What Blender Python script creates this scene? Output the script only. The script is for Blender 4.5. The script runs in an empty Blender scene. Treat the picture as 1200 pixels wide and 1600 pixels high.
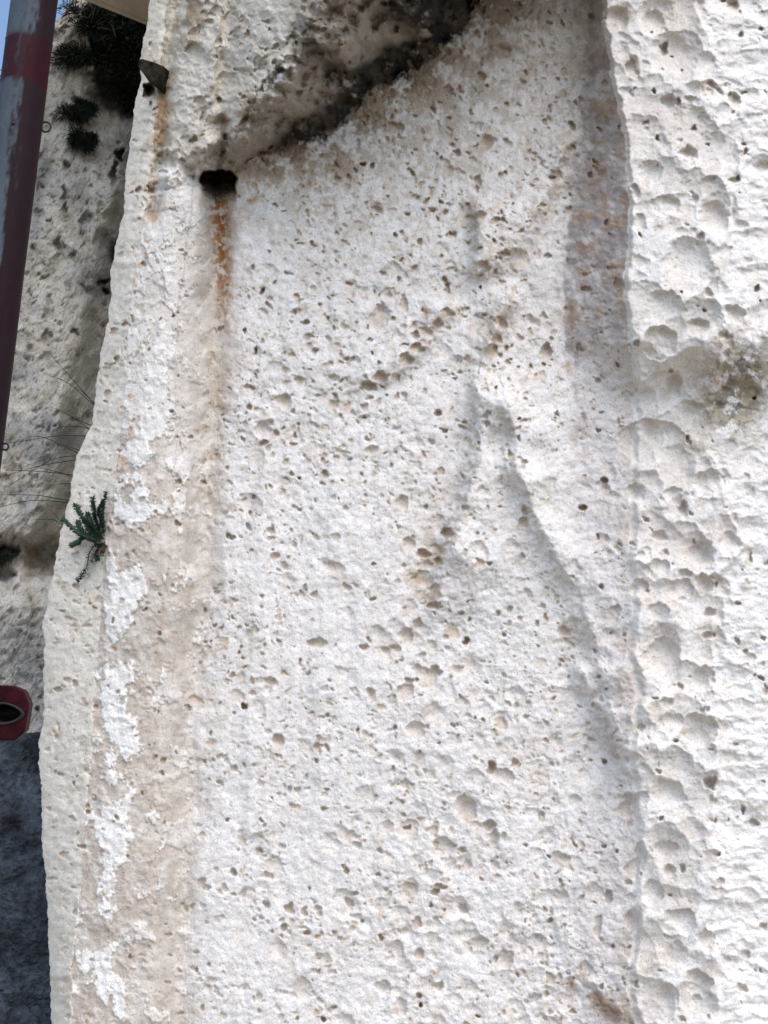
import bpy, math, random
import numpy as np
from mathutils import Vector, Matrix, noise as mnoise

# ------------------------------------------------------------------ camera, world, sun
scene = bpy.context.scene
C = scene.collection
FPX = 1555.0                      # focal length in pixels of the 1200 x 1600 photograph
CAM = np.array([0.0, -2.2, 1.6])
PITCH, ROLL = math.radians(10.0), math.radians(1.8)

cam_data = bpy.data.cameras.new('camera')
cam_data.sensor_fit = 'VERTICAL'
cam_data.sensor_height = 36.0
cam_data.lens = 36.0 * FPX / 1600.0
cam_data.clip_start = 0.02
cam_data.clip_end = 2000
cam = bpy.data.objects.new('camera', cam_data)
C.objects.link(cam)
RM = Matrix.Rotation(math.pi / 2 + PITCH, 3, 'X') @ Matrix.Rotation(ROLL, 3, 'Z')
cam.matrix_world = Matrix.Translation(CAM.tolist()) @ RM.to_4x4()
scene.camera = cam
RN = np.array(RM)

world = bpy.data.worlds.new('World')
scene.world = world
world.use_nodes = True
wn = world.node_tree.nodes
sky = wn.new('ShaderNodeTexSky')
sky.sky_type = 'NISHITA'
sky.sun_disc = False
SUN_EL, SUN_AZ = math.radians(56), math.radians(28)   # azimuth: to the right of straight behind the camera
sky.sun_elevation = SUN_EL
sky.sun_rotation = math.pi - SUN_AZ
sky.air_density, sky.dust_density, sky.ozone_density = 1.0, 1.0, 1.0
bg = wn['Background']
bg.inputs['Strength'].default_value = 0.13
world.node_tree.links.new(sky.outputs[0], bg.inputs['Color'])

sun_data = bpy.data.lights.new('sun', 'SUN')
sun_data.energy = 1.5
sun_data.angle = math.radians(62)
sun_data.color = (1.0, 0.90, 0.80)
sun = bpy.data.objects.new('sun', sun_data)
C.objects.link(sun)
LDIR = Vector((math.sin(SUN_AZ) * math.cos(SUN_EL), -math.cos(SUN_AZ) * math.cos(SUN_EL), math.sin(SUN_EL)))
sun.rotation_euler = LDIR.to_track_quat('Z', 'Y').to_euler()
sun.location = (3, -4, 6)

vs = scene.view_settings
vs.view_transform = 'Standard'
vs.look = 'None'
vs.gamma = 1.0
vs.exposure = 0.94
vs.use_curve_mapping = False

# ------------------------------------------------------------------ helpers
rng = np.random.default_rng(7)
random.seed(7)
PXM = 2.2 / FPX                   # metres per photo pixel on the relief's plane

def rays(x, y):
    """direction of the view through a photo pixel, scaled so that its Y component is 1"""
    x = np.asarray(x, float); y = np.asarray(y, float)
    d = np.stack([(x - 600) / FPX, (800 - y) / FPX, -np.ones_like(x)], -1) @ RN.T
    return d / d[..., 1:2]

def at(x, y, dist):
    """world point seen at pixel (x, y), dist metres in front of the camera along world Y"""
    r = rays(x, y)
    return CAM + r * np.asarray(dist, float)[..., None]

def atz(x, y, z):
    r = rays(x, y)
    return CAM + r * ((z - CAM[2]) / r[..., 2])[..., None]

_tabs = {}
def gn(X, Y, sx, sy, seed):
    """gradient noise, about -1..1"""
    if seed not in _tabs:
        a = np.random.default_rng(seed).random((256, 256)) * 2 * np.pi
        _tabs[seed] = (np.cos(a), np.sin(a))
    gx, gy = _tabs[seed]
    u = X / sx; v = Y / sy
    iu = np.floor(u).astype(np.int64); iv = np.floor(v).astype(np.int64)
    fu = u - iu; fv = v - iv
    wu = fu * fu * fu * (fu * (fu * 6 - 15) + 10); wv = fv * fv * fv * (fv * (fv * 6 - 15) + 10)
    i0 = iu & 255; i1 = (iu + 1) & 255; j0 = iv & 255; j1 = (iv + 1) & 255
    n00 = gx[j0, i0] * fu + gy[j0, i0] * fv
    n10 = gx[j0, i1] * (fu - 1) + gy[j0, i1] * fv
    n01 = gx[j1, i0] * fu + gy[j1, i0] * (fv - 1)
    n11 = gx[j1, i1] * (fu - 1) + gy[j1, i1] * (fv - 1)
    a = n00 + (n10 - n00) * wu; b = n01 + (n11 - n01) * wu
    return (a + (b - a) * wv) * 1.5

def fbm(X, Y, s, seed, oct=4, gain=0.5):
    out = 0; a = 1.0
    for k in range(oct):
        out = out + a * gn(X, Y, s, s, seed + k); a *= gain; s *= 0.5
    return out

def sm(e0, e1, x):
    t = np.clip((x - e0) / (e1 - e0), 0, 1)
    return t * t * (3 - 2 * t)

def pl(pts, t, axis=1):
    """interpolate a polyline: axis=1 gives x as a function of y"""
    p = np.array(sorted(pts, key=lambda q: q[axis]), float)
    return np.interp(t, p[:, axis], p[:, 1 - axis])

def poly_dist(X, Y, pts):
    """distance to a polyline, the signed side (positive = right of travel downwards) and the end fade"""
    best = np.full(X.shape, 1e9); side = np.zeros(X.shape)
    for (x0, y0), (x1, y1) in zip(pts[:-1], pts[1:]):
        dx, dy = x1 - x0, y1 - y0
        L2 = dx * dx + dy * dy
        t = np.clip(((X - x0) * dx + (Y - y0) * dy) / L2, 0, 1)
        ex = X - (x0 + t * dx); ey = Y - (y0 + t * dy)
        d = np.hypot(ex, ey)
        s = np.sign(dy * (X - x0) - dx * (Y - y0))
        m = d < best
        best = np.where(m, d, best); side = np.where(m, s, side)
    return best, side

def in_poly(X, Y, pts):
    inside = np.zeros(X.shape, bool)
    n = len(pts)
    for i in range(n):
        x0, y0 = pts[i]; x1, y1 = pts[(i + 1) % n]
        if y0 == y1: continue
        c = ((y0 > Y) != (y1 > Y)) & (X < (x1 - x0) * (Y - y0) / (y1 - y0) + x0)
        inside ^= c
    return inside

def mesh_from(name, co, faces, mat, parent=None, col=None, smooth=True, origin=None):
    """co (n,3) and faces (m,3|4) arrays, or a list of faces -> one mesh object"""
    co = np.asarray(co, np.float32)
    if origin is not None:
        co = co - np.asarray(origin, np.float32)
    me = bpy.data.meshes.new(name)
    if isinstance(faces, np.ndarray):
        n, k = faces.shape
        me.vertices.add(len(co)); me.vertices.foreach_set('co', co.ravel())
        me.loops.add(n * k); me.loops.foreach_set('vertex_index', faces.astype(np.int32).ravel())
        me.polygons.add(n); me.polygons.foreach_set('loop_start', np.arange(0, n * k, k, dtype=np.int32))
        me.update(calc_edges=True)
    else:
        me.from_pydata(co.tolist(), [], faces)
    if smooth:
        me.polygons.foreach_set('use_smooth', np.ones(len(me.polygons), bool))
    if col is not None:
        a = me.color_attributes.new('tint', 'FLOAT_COLOR', 'POINT')
        c4 = np.ones((len(co), 4), np.float32); c4[:, :3] = col
        a.data.foreach_set('color', c4.ravel())
    me.materials.append(mat)
    me.update()
    o = bpy.data.objects.new(name, me)
    C.objects.link(o)
    if parent is not None:
        o.parent = parent
    elif origin is not None:
        o.location = Vector([float(v) for v in origin])
    return o

def empty(name, loc, label, cat, group=None):
    o = bpy.data.objects.new(name, None)
    o.empty_display_size = 0.1
    C.objects.link(o)
    o.location = Vector([float(v) for v in loc])
    tag(o, label, cat, group)
    return o

def tag(o, label=None, cat=None, group=None, kind=None):
    if label: o['label'] = label
    if cat: o['category'] = cat
    if group: o['group'] = group
    if kind: o['kind'] = kind
    return o

def grid_faces(nr, nc):
    i = np.arange(nr * nc).reshape(nr, nc)
    return np.stack([i[:-1, :-1], i[1:, :-1], i[1:, 1:], i[:-1, 1:]], -1).reshape(-1, 4)

def tube(path, rad, sides=8):
    """a tube along a path (list of points); rad a number or one per point"""
    P = [Vector([float(v) for v in p]) for p in path]
    if not hasattr(rad, '__len__'): rad = [rad] * len(P)
    vs_, fs = [], []
    for k, p in enumerate(P):
        t = (P[min(k + 1, len(P) - 1)] - P[max(k - 1, 0)]).normalized()
        up = Vector((0, 0, 1)) if abs(t.z) < 0.9 else Vector((1, 0, 0))
        a = t.cross(up).normalized(); b = t.cross(a)
        for s in range(sides):
            an = 2 * math.pi * s / sides
            vs_.append(p + (a * math.cos(an) + b * math.sin(an)) * rad[k])
        if k:
            for s in range(sides):
                s2 = (s + 1) % sides
                fs.append((( k - 1) * sides + s, (k - 1) * sides + s2, k * sides + s2, k * sides + s))
    fs.append(tuple(range(sides - 1, -1, -1)))
    fs.append(tuple(range((len(P) - 1) * sides, len(P) * sides)))
    return [tuple(v) for v in vs_], fs

def spline(pts, n):
    """Catmull-Rom through a few points"""
    P = [np.array(p, float) for p in pts]
    P = [2 * P[0] - P[1]] + P + [2 * P[-1] - P[-2]]
    out = []
    for k in range(1, len(P) - 2):
        for j in range(n):
            t = j / n
            out.append(0.5 * (2 * P[k] + (P[k + 1] - P[k - 1]) * t + (2 * P[k - 1] - 5 * P[k] + 4 * P[k + 1] - P[k + 2]) * t * t
                       + (3 * P[k] - P[k - 1] - 3 * P[k + 1] + P[k + 2]) * t ** 3))
    out.append(P[-2])
    return out

# ------------------------------------------------------------------ materials
def material(name, base=None, rough=0.9, spec=0.2, attr=True, n1=(60, 0.88, 1.1), n2=(520, 0.92, 1.06), bump=(900, 0.25, 0.0008), metal=0.0, speck=None):
    m = bpy.data.materials.new(name); m.use_nodes = True
    N = m.node_tree.nodes; L = m.node_tree.links
    b = N['Principled BSDF']
    b.inputs['Roughness'].default_value = rough
    b.inputs['Specular IOR Level'].default_value = spec
    b.inputs['Metallic'].default_value = metal
    tc = N.new('ShaderNodeTexCoord')
    if attr:
        a = N.new('ShaderNodeAttribute'); a.attribute_name = 'tint'; src = a.outputs['Color']
    else:
        a = N.new('ShaderNodeRGB'); a.outputs[0].default_value = (*base, 1); src = a.outputs[0]
    for sc_, lo, hi in (n1, n2):
        t = N.new('ShaderNodeTexNoise'); t.inputs['Scale'].default_value = sc_; t.inputs['Detail'].default_value = 4
        L.new(tc.outputs['Object'], t.inputs['Vector'])
        mr = N.new('ShaderNodeMapRange'); mr.inputs['From Min'].default_value = 0.25; mr.inputs['From Max'].default_value = 0.75
        mr.inputs['To Min'].default_value = lo; mr.inputs['To Max'].default_value = hi
        L.new(t.outputs['Fac'], mr.inputs['Value'])
        mx = N.new('ShaderNodeVectorMath'); mx.operation = 'SCALE'
        L.new(src, mx.inputs[0]); L.new(mr.outputs[0], mx.inputs['Scale'])
        src = mx.outputs[0]
    if speck:
        t = N.new('ShaderNodeTexNoise'); t.inputs['Scale'].default_value = speck[0]; t.inputs['Detail'].default_value = 2
        L.new(tc.outputs['Object'], t.inputs['Vector'])
        mr = N.new('ShaderNodeMapRange'); mr.inputs['From Min'].default_value = 0.56; mr.inputs['From Max'].default_value = 0.68
        mr.inputs['To Max'].default_value = speck[1]
        L.new(t.outputs['Fac'], mr.inputs['Value'])
        mm_ = N.new('ShaderNodeMix'); mm_.data_type = 'RGBA'; mm_.blend_type = 'MULTIPLY'
        L.new(mr.outputs[0], mm_.inputs[0]); L.new(src, mm_.inputs[6]); mm_.inputs[7].default_value = (*speck[2], 1)
        src = mm_.outputs[2]
    L.new(src, b.inputs['Base Color'])
    if bump:
        t = N.new('ShaderNodeTexNoise'); t.inputs['Scale'].default_value = bump[0]; t.inputs['Detail'].default_value = 3
        L.new(tc.outputs['Object'], t.inputs['Vector'])
        bp = N.new('ShaderNodeBump'); bp.inputs['Strength'].default_value = bump[1]; bp.inputs['Distance'].default_value = bump[2]
        L.new(t.outputs['Fac'], bp.inputs['Height']); L.new(bp.outputs[0], b.inputs['Normal'])
    return m

M_rock = material('weathered_limestone', bump=(380, 0.8, 0.0016), n2=(420, 0.86, 1.08), speck=(270, 0.55, (0.56, 0.44, 0.32)))
M_cliff = material('grey_limestone', n1=(25, 0.8, 1.12), n2=(160, 0.85, 1.1), bump=(150, 0.9, 0.004), speck=(190, 0.7, (0.40, 0.36, 0.30)))
M_dark = material('dark_slate_limestone', base=(0.045, 0.054, 0.068), attr=False, n1=(11, 0.15, 2.0), n2=(60, 0.4, 1.6), bump=(60, 1.0, 0.022), rough=0.8)
M_pole = material('worn_pole_paint', rough=0.6, spec=0.10, n1=(30, 0.85, 1.12), n2=(300, 0.85, 1.1), bump=(400, 0.15, 0.0004))
M_red = material('red_oxide_paint', base=(0.017, 0.0012, 0.0026), attr=False, spec=0.1, rough=0.6, n1=(110, 0.25, 2.2), n2=(350, 0.75, 1.3), bump=(350, 0.3, 0.0006))
M_bare = material('scuffed_steel', base=(0.022, 0.021, 0.021), attr=False, rough=0.55, n1=(80, 0.5, 1.4), n2=(500, 0.8, 1.2), bump=(400, 0.2, 0.0004))
M_conc = material('buff_board', base=(0.60, 0.52, 0.39), attr=False, n1=(8, 0.85, 1.1), n2=(80, 0.92, 1.06), bump=(200, 0.2, 0.001))
M_wood = material('grey_timber', base=(0.022, 0.020, 0.015), attr=False, spec=0.05, n1=(70, 0.2, 2.0), n2=(300, 0.8, 1.2), bump=(300, 0.4, 0.001))
M_ground = material('pale_gravel', base=(0.24, 0.205, 0.165), attr=False, n1=(2, 0.8, 1.15), n2=(40, 0.75, 1.2), bump=(60, 0.6, 0.01))
M_leaf = material('blue_green_leaf', base=(0.034, 0.066, 0.042), attr=False, rough=0.6, n1=(90, 0.35, 1.8), n2=(800, 0.85, 1.15), bump=None)
M_stem = material('grey_stem', base=(0.10, 0.085, 0.06), attr=False, n1=(100, 0.7, 1.2), n2=(500, 0.85, 1.15), bump=None)
M_grass = material('dry_green_grass', base=(0.022, 0.034, 0.022), attr=False, rough=0.6, n1=(30, 0.7, 1.3), n2=(200, 0.9, 1.1), bump=None)
M_shrub = material('dark_shrub_leaf', base=(0.016, 0.024, 0.014), attr=False, rough=0.7, n1=(40, 0.5, 1.6), n2=(200, 0.8, 1.2), bump=None)
M_straw = material('straw_blade', base=(0.20, 0.17, 0.11), attr=False, rough=0.7, n1=(40, 0.6, 1.3), n2=(200, 0.8, 1.2), bump=None)

# ------------------------------------------------------------------ ground
gx = np.array([[-80, -60, 0], [80, -60, 0], [80, 80, 0], [-80, 80, 0]], float)
tag(mesh_from('ground', gx, [(0, 1, 2, 3)], M_ground, smooth=False), kind='structure')

# ------------------------------------------------------------------ the carved rock
SIL = [(262, -700), (250, -120), (236, -20), (232, 20), (227, 50), (222, 76), (217, 96), (222, 122), (213, 150), (207, 190), (203, 230), (197, 260), (195, 300),
       (192, 340), (180, 385), (172, 430), (174, 465), (168, 505), (158, 545), (155, 575), (150, 600), (148, 630), (144, 662), (130, 690), (120, 715), (113, 740),
       (110, 775), (103, 800), (95, 830), (88, 870), (80, 910), (73, 945), (66, 980), (69, 1000), (68, 1050), (69, 1110), (66, 1130), (61, 1165), (60, 1190),
       (64, 1220), (66, 1320), (72, 1380), (75, 1450), (78, 1520), (80, 1600), (84, 1800), (60, 2450)]
ARRIS = [(285, -700), (262, 0), (251, 100), (243, 180), (240, 250), (215, 400), (200, 520), (192, 650), (178, 780), (168, 850), (158, 960), (148, 1080), (142, 1180), (130, 1330), (122, 1420), (113, 1500), (112, 1600), (108, 2450)]
JFRONT = [(330, -200), (300, 300), (285, 450), (276, 600), (268, 850), (245, 1000), (236, 1300), (230, 1600), (220, 2450)]
JIN = [(372, -200), (350, 300), (340, 500), (338, 700), (332, 850), (320, 1000), (308, 1200), (297, 1400), (288, 1600), (270, 2450)]
PIER = [(930, -700), (941, 0), (945, 60), (952, 110), (966, 170), (974, 215), (982, 300), (979, 400), (975, 470), (984, 540), (991, 620), (987, 700), (985, 800), (980, 900), (984, 1000), (988, 1100), (983, 1200), (988, 1300), (990, 1400), (982, 1500), (986, 1600), (990, 2450)]
REV = [(905, -700), (926, 0), (922, 100), (906, 190), (896, 260), (884, 350), (880, 450), (886, 560), (893, 640), (890, 800), (902, 920), (928, 1040), (950, 1130), (952, 1180), (905, 1260), (888, 1350), (890, 1450), (905, 1540), (900, 2450)]
RIDGE = [(1090, -700), (1085, 0), (1110, 70), (1100, 130), (1145, 170), (1125, 250), (1135, 300), (1140, 360), (1120, 430), (1130, 520), (1120, 600), (1100, 690), (1128, 750), (1136, 800), (1160, 850), (1118, 905), (1112, 1000), (1114, 1100), (1122, 1140), (1116, 1250), (1110, 1300), (1128, 1390), (1100, 1440), (1115, 1480), (1118, 1560), (1120, 1700), (1110, 2450)]
LOW = [(240, 320), (300, 288), (380, 268), (430, 243), (470, 226), (505, 208), (545, 164), (620, 118), (688, 72), (728, 14), (780, -30), (900, -110), (1100, -230)]     # where the overhang meets the panel
RIM = [(240, 262), (310, 240), (345, 210), (380, 185), (405, 150), (430, 115), (460, 85), (475, 42), (486, 8), (545, -24), (640, -70), (800, -140), (1000, -260)]

def axis_steps(lo, a, b, hi, step, grow):
    mid = np.arange(a, b + step, step)
    left = []; v = a; s = step
    while v > lo:
        s *= grow; v -= s; left.append(v)
    right = []; v = mid[-1]; s = step
    while v < hi:
        s *= grow; v += s; right.append(v)
    return np.array(left[::-1] + list(mid) + right)

CS = axis_steps(59.9, 60, 1230, 2300, 1.55, 1.09)
CS = CS[CS >= 60]
YS = axis_steps(-700, -25, 1625, 2440, 1.6, 1.09)
nr, nc = len(YS), len(CS)
sil_y = pl(SIL, YS) + 2.2 * gn(YS, YS * 0, 26, 1, 901) + 1.6 * gn(YS, YS * 0, 11, 1, 902) + 1.0 * gn(YS, YS * 0, 5, 1, 903)
Y = np.repeat(YS[:, None], nc, 1)
cc = CS[None, :]
X = np.where(cc < 420, sil_y[:, None] + (cc - 60) * (420 - sil_y[:, None]) / 360.0, cc) * np.ones((nr, 1))

def colindex(x, y):
    s = float(np.interp(y, YS, sil_y))
    c = 60 + (x - s) * 360.0 / (420 - s) if x < 420 else x
    return int(np.searchsorted(CS, c))

arr = pl(ARRIS, YS)[:, None] + 3 * gn(X, Y, 40, 25, 910) + 1.5 * gn(X, Y, 12, 9, 911)
jf = pl(JFRONT, YS)[:, None] + 8 * gn(X, Y, 60, 90, 912)
ji = pl(JIN, YS)[:, None] + 10 * gn(X, Y, 60, 110, 913) + 4 * gn(X, Y, 20, 24, 925)
rv = pl(REV, YS)[:, None] + 9 * gn(X, Y, 50, 60, 914) + 4 * gn(X, Y, 18, 22, 919)
pr = pl(PIER, YS)[:, None] + 9 * gn(Y * 0 + 5, Y, 75, 75, 918) * sm(520, 640, Y) + 4 * gn(X, Y, 30, 22, 915) + 1.6 * gn(X, Y, 10, 8, 916)
rg = pl(RIDGE, YS)[:, None] + 6 * gn(X, Y, 30, 30, 917)
sl = sil_y[:, None]

WX = X + 4.0 * gn(X, Y, 30, 30, 9) + 3.4 * gn(X, Y, 15, 15, 11) + 2.0 * gn(X, Y, 6.5, 6.5, 12)
WY = Y + 4.0 * gn(X, Y, 30, 30, 10) + 3.4 * gn(X, Y, 15, 15, 13) + 2.0 * gn(X, Y, 6.5, 6.5, 14)

# broad depth, in photo pixels towards the camera
D = np.zeros((nr, nc))
sls = pl(SIL, np.clip(YS, -700, 2450))
sls = np.convolve(np.pad(sls, 40, mode='edge'), np.ones(81) / 81, 'valid')[:, None] - 10
ts = np.clip((X - sls) / np.maximum(arr - sls, 14), 0, 1)
side_d = -58 + 88 * (ts ** 0.62)
low_k = sm(850, 1150, Y)
tq = np.clip((X - arr) / np.maximum(jf - arr, 5), 0, 1)
jd = 30 + 8 * (1 - low_k) * tq + 10 * np.sin(np.pi * tq) * (1 - 0.5 * low_k)
tj = np.clip((X - jf) / np.maximum(ji - jf, 5), 0, 1)
jin = (38 - 8 * low_k) * (1 - sm(0, 1, tj)) - (24 - 12 * low_k) * sm(0.25, 0.85, (X - jf) / np.maximum(ji - jf, 5)) * (1 - sm(-20, 24, X - ji)) - 5 * np.exp(-(np.maximum(X - ji - 10, 0) / 22) ** 2) * (X > jf)
D = np.where(X < arr, side_d, np.where(X < jf, jd, jin))
# right: reveal, pier, bright outer face
trv = np.clip((X - rv) / np.maximum(pr - rv, 6), 0, 1)
rev_top = 1 - sm(520, 640, Y)
rev_d = (28 + 64 * rev_top) * trv ** (1.0 + 0.3 * (1 - rev_top))
D = np.where(X > rv, rev_d, D)
pst = 16 * sm(0, 9 + 7 * (1 - rev_top), X - pr)
tp = np.clip((X - pr) / np.maximum(rg - pr, 10), 0, 1)
pier_d = 28 + 64 * rev_top + pst + 24 * tp - 8 * sm(0, 10, X - rg) - 0.10 * np.maximum(X - rg, 0)
D = np.where(X > pr, pier_d, D)
# the overhang (arch) at the top
low_n = 16 * gn(X, Y, 70, 70, 920) + 9 * gn(X, Y, 32, 32, 921) + 5 * gn(X, Y, 14, 14, 922)
dl, s_l = poly_dist(X, Y, LOW); dl = dl * -s_l + low_n           # positive above the line
du, s_u = poly_dist(X, Y, RIM); du = du * -s_u + 8 * gn(X, Y, 40, 40, 923) + 5 * gn(X, Y, 15, 15, 924)
sgn = 1 if dl[np.searchsorted(YS, 0), np.searchsorted(CS, 420)] > 0 else -1
dl *= sgn; du *= sgn
rim_d = np.interp(X, [235, 270, 320, 380, 430, 475, 540, 700, 1000], [30, 42, 76, 130, 180, 225, 265, 290, 290])
tt = np.clip(dl / np.maximum(dl - du, 1e-3), 0, 1)
tt = np.where(dl <= 0, 0, np.where(du >= 0, 1, tt))
over = rim_d * np.where(tt < 1, sm(-0.05, 1.0, tt) * 0.45 + 0.55 * tt ** 0.9, 1) + 0.05 * np.maximum(du, 0)
ov_w = sm(0, 1, (X - arr - 4) / 46)
D = D + ov_w * np.where(dl > 0, np.maximum(over - np.clip(D, 0, None) * 0.9, 0), 0) * (X < rv + 60)
D += 42 * np.exp(-(((X - 545) / 52) ** 2 + ((Y - 66) / 34) ** 2)) + 24 * np.exp(-(((X - 455) / 40) ** 2 + ((Y - 150) / 22) ** 2))
# brown gully beside the overhang, upper left
gq, _ = poly_dist(X, Y, [(290, -60), (272, 20), (262, 90), (256, 160), (250, 240), (236, 330)])
D -= 24 * np.exp(-(gq / 11) ** 2)
# body of the carved figure standing a little proud
FIG = [(742, 322), (770, 300), (815, 296), (846, 330), (850, 410), (874, 470), (884, 560), (884, 660), (862, 760), (866, 860), (902, 922), (930, 1000), (948, 1075), (966, 1150), (948, 1240), (900, 1275),
       (800, 1262), (690, 1275), (640, 1262), (640, 1120), (660, 1010), (678, 945), (692, 900), (706, 850), (724, 800), (743, 740), (748, 690), (744, 640), (748, 590), (712, 560), (660, 588), (600, 612), (560, 612), (556, 590), (640, 528), (700, 468), (744, 430)]

def stroke(pts, h=0, wr=50, ramp=20, g=0, gw=6, ends=30, foot=None):
    """a worn carved contour: raised by h on its right, sloping down over ramp to its left, with an optional narrow groove"""
    global D
    xs = [p[0] for p in pts]; ys = [p[1] for p in pts]
    R = max(wr * 3.5, ramp * 2) + 10
    r0, r1 = np.searchsorted(YS, [min(ys) - R, max(ys) + R])
    c0, c1 = colindex(min(xs) - R, ys[0]), colindex(max(xs) + R, ys[0])
    c0 = max(c0 - 20, 0)
    xx = 0.5 * WX[r0:r1, c0:c1] + 0.5 * X[r0:r1, c0:c1] + 4 * gn(X[r0:r1, c0:c1], Y[r0:r1, c0:c1], 45, 45, 777); yy = WY[r0:r1, c0:c1]
    d, s = poly_dist(xx, yy, pts)
    irr = 0.95 + 0.35 * gn(xx, yy, 60, 60, 778)
    top = min(ys); bot = max(ys)
    fade = sm(top - ends, top + ends, yy) * (1 - sm(bot - (foot or ends), bot + ends, yy))
    sd = d * s
    up = h * np.where(sd < 0, np.exp(np.minimum(sd, 0) / (0.55 * ramp)), 1) * np.exp(-(np.maximum(sd - 3, 0) / wr))
    hollow = 0.25 * h * np.exp(-((sd + ramp) / ramp) ** 2)
    dn = g * np.exp(-(sd / gw) ** 2) * np.clip(0.6 + 1.1 * gn(xx, yy, 24, 24, 779), 0, 1.3)
    D[r0:r1, c0:c1] += fade * irr * (up - hollow - dn)

stroke([(748, 590), (745, 640), (748, 690), (742, 740), (722, 800), (705, 850), (690, 900), (676, 960)], 44, 95, 26, 7, 4, 42, 110)
stroke([(785, 605), (800, 660), (806, 720), (830, 790), (862, 860), (900, 920), (925, 990), (945, 1070), (965, 1150), (978, 1240)], 33, 80, 36, 4, 4, 40, 120)
stroke([(900, 1040), (925, 1085), (945, 1120), (966, 1180)], 20, 26, 18, 5, 4, 15)
stroke([(746, 318), (748, 360), (745, 425)], 30, 40, 16, 6, 5, 12)
stroke([(758, 566), (775, 520), (795, 475), (806, 452)], 26, 40, 26, 3, 5, 18, 30)
stroke([(570, 610), (620, 585), (660, 545), (690, 500), (712, 474)], 20, 46, 20, 3, 5, 14, 30)
stroke([(740, 430), (775, 404), (806, 386), (838, 335), (866, 285), (890, 205)], 24, 46, 24, 3, 5, 20, 30)
stroke([(893, 450), (896, 560), (906, 640), (912, 720)], 4, 14, 10, 6, 4, 24)
stroke([(884, 1230), (880, 1320), (878, 1440), (893, 1495), (905, 1545)], 6, 40, 22, 2, 4, 50)
stroke([(905, 1530), (935, 1556), (962, 1584)], 8, 14, 14, 9, 6, 10)
stroke([(520, 700), (510, 850), (500, 1000), (500, 1200)], 5, 60, 30, 0, 5, 80)
stroke([(420, 620), (405, 800), (395, 1000), (385, 1300)], 5, 50, 26, 0, 5, 90)
for pts in ([(380, 614), (440, 598), (472, 604)], [(515, 596), (580, 604)]):
    d, s = poly_dist(WX, WY, pts); D -= 3 * np.exp(-(d / 10) ** 2)
d, s = poly_dist(WX, WY, [(742, 100), (760, 84), (782, 74), (812, 82)]); D -= 9 * np.exp(-(d / 6) ** 2)
# channel washed out below the socket hole
chx = 346 + 4 * gn(X, Y, 60, 60, 931)
D -= 15 * np.exp(-((X - chx) / 17) ** 2) * sm(278, 300, Y) * (1 - sm(380, 640, Y))

# ---- masks of the zones
m_side = X < arr
m_over = (dl > 0) & (~m_side) & (X < pr)
m_pier = X > pr
m_rev = (X > rv) & ~m_pier & ~m_over
m_jamb = (~m_side) & (~m_over) & (X < ji)
m_panel = ~(m_side | m_over | m_pier | m_rev | m_jamb)

# ---- pits
CL = np.zeros((nr, nc)); CP = np.zeros((nr, nc)); CMd = np.zeros((nr, nc)); PAT_SHADE = np.zeros((nr, nc))
def stamp(A, cx, cy, rx, ry, ang, dep, p=0.6, pat_shade=0.0, top=0.35):
    R = max(rx, ry) + 5
    r0, r1 = np.searchsorted(YS, [cy - R, cy + R])
    c0, c1 = max(colindex(cx - R, cy) - 3, 0), colindex(cx + R, cy) + 3
    if r1 <= r0 or c1 <= c0: return
    dx = WX[r0:r1, c0:c1] - cx; dy = WY[r0:r1, c0:c1] - cy
    ca, sa = math.cos(ang), math.sin(ang)
    u = (dx * ca + dy * sa) / rx; v = (dy * ca - dx * sa) / ry
    r2 = u * u + v * v
    pr_ = np.clip(1 - r2, 0, 1) ** p
    cut = dep * pr_ * np.clip(1 - top * dy / ry + 0.5 * top * dx / rx, 0.2, 2)
    np.maximum(A[r0:r1, c0:c1], cut, out=A[r0:r1, c0:c1])
    if pat_shade > 0:
        w = PAT_SHADE[r0:r1, c0:c1]
        np.maximum(w, pat_shade * np.clip(1.25 - r2, 0, 1) ** 0.5, out=w)

def zone_at(x, y):
    r = min(int(np.searchsorted(YS, y)), nr - 1); c = min(colindex(x, y), nc - 1)
    if m_side[r, c]: return 's'
    if m_over[r, c]: return 'o'
    if m_pier[r, c]: return 'p'
    if m_rev[r, c]: return 'r'
    if m_jamb[r, c]: return 'j'
    return 'n'
def near_edge(x, y):
    return abs(x - np.interp(y, YS, sil_y))
def clump(x, y):
    return mnoise.noise((x / 90.0, y / 90.0, 3.3)) + 0.5 * mnoise.noise((x / 35.0, y / 35.0, 8.1))

PI = math.pi
R_ = random.random
U_ = random.uniform
# small pits everywhere
for _ in range(30000):
    x, y = U_(60, 1320), U_(-120, 1720)
    s = np.interp(y, YS, sil_y)
    if x < s + 4: continue
    z = zone_at(x, y)
    keep = {'s': 0.75, 'o': 0.95, 'p': 0.16, 'r': 0.75, 'j': 0.30, 'n': 0.9}[z]
    if R_() > keep * (0.62 + 0.45 * (y < 720) * (z == 'n') + 1.5 * clump(x, y)): continue
    r = 1.0 + 3.8 * R_() ** 3.4
    if z == 'o': r *= 1.35
    e = U_(0.65, 1.25)
    stamp(CMd, x, y, r, r * e * (1.15 if z != 'p' else 0.8), U_(0, PI), r * (0.25 + 2.1 * R_() ** 1.6), 0.5, R_() ** 0.9 if z != 'p' else U_(0, 0.4))
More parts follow.
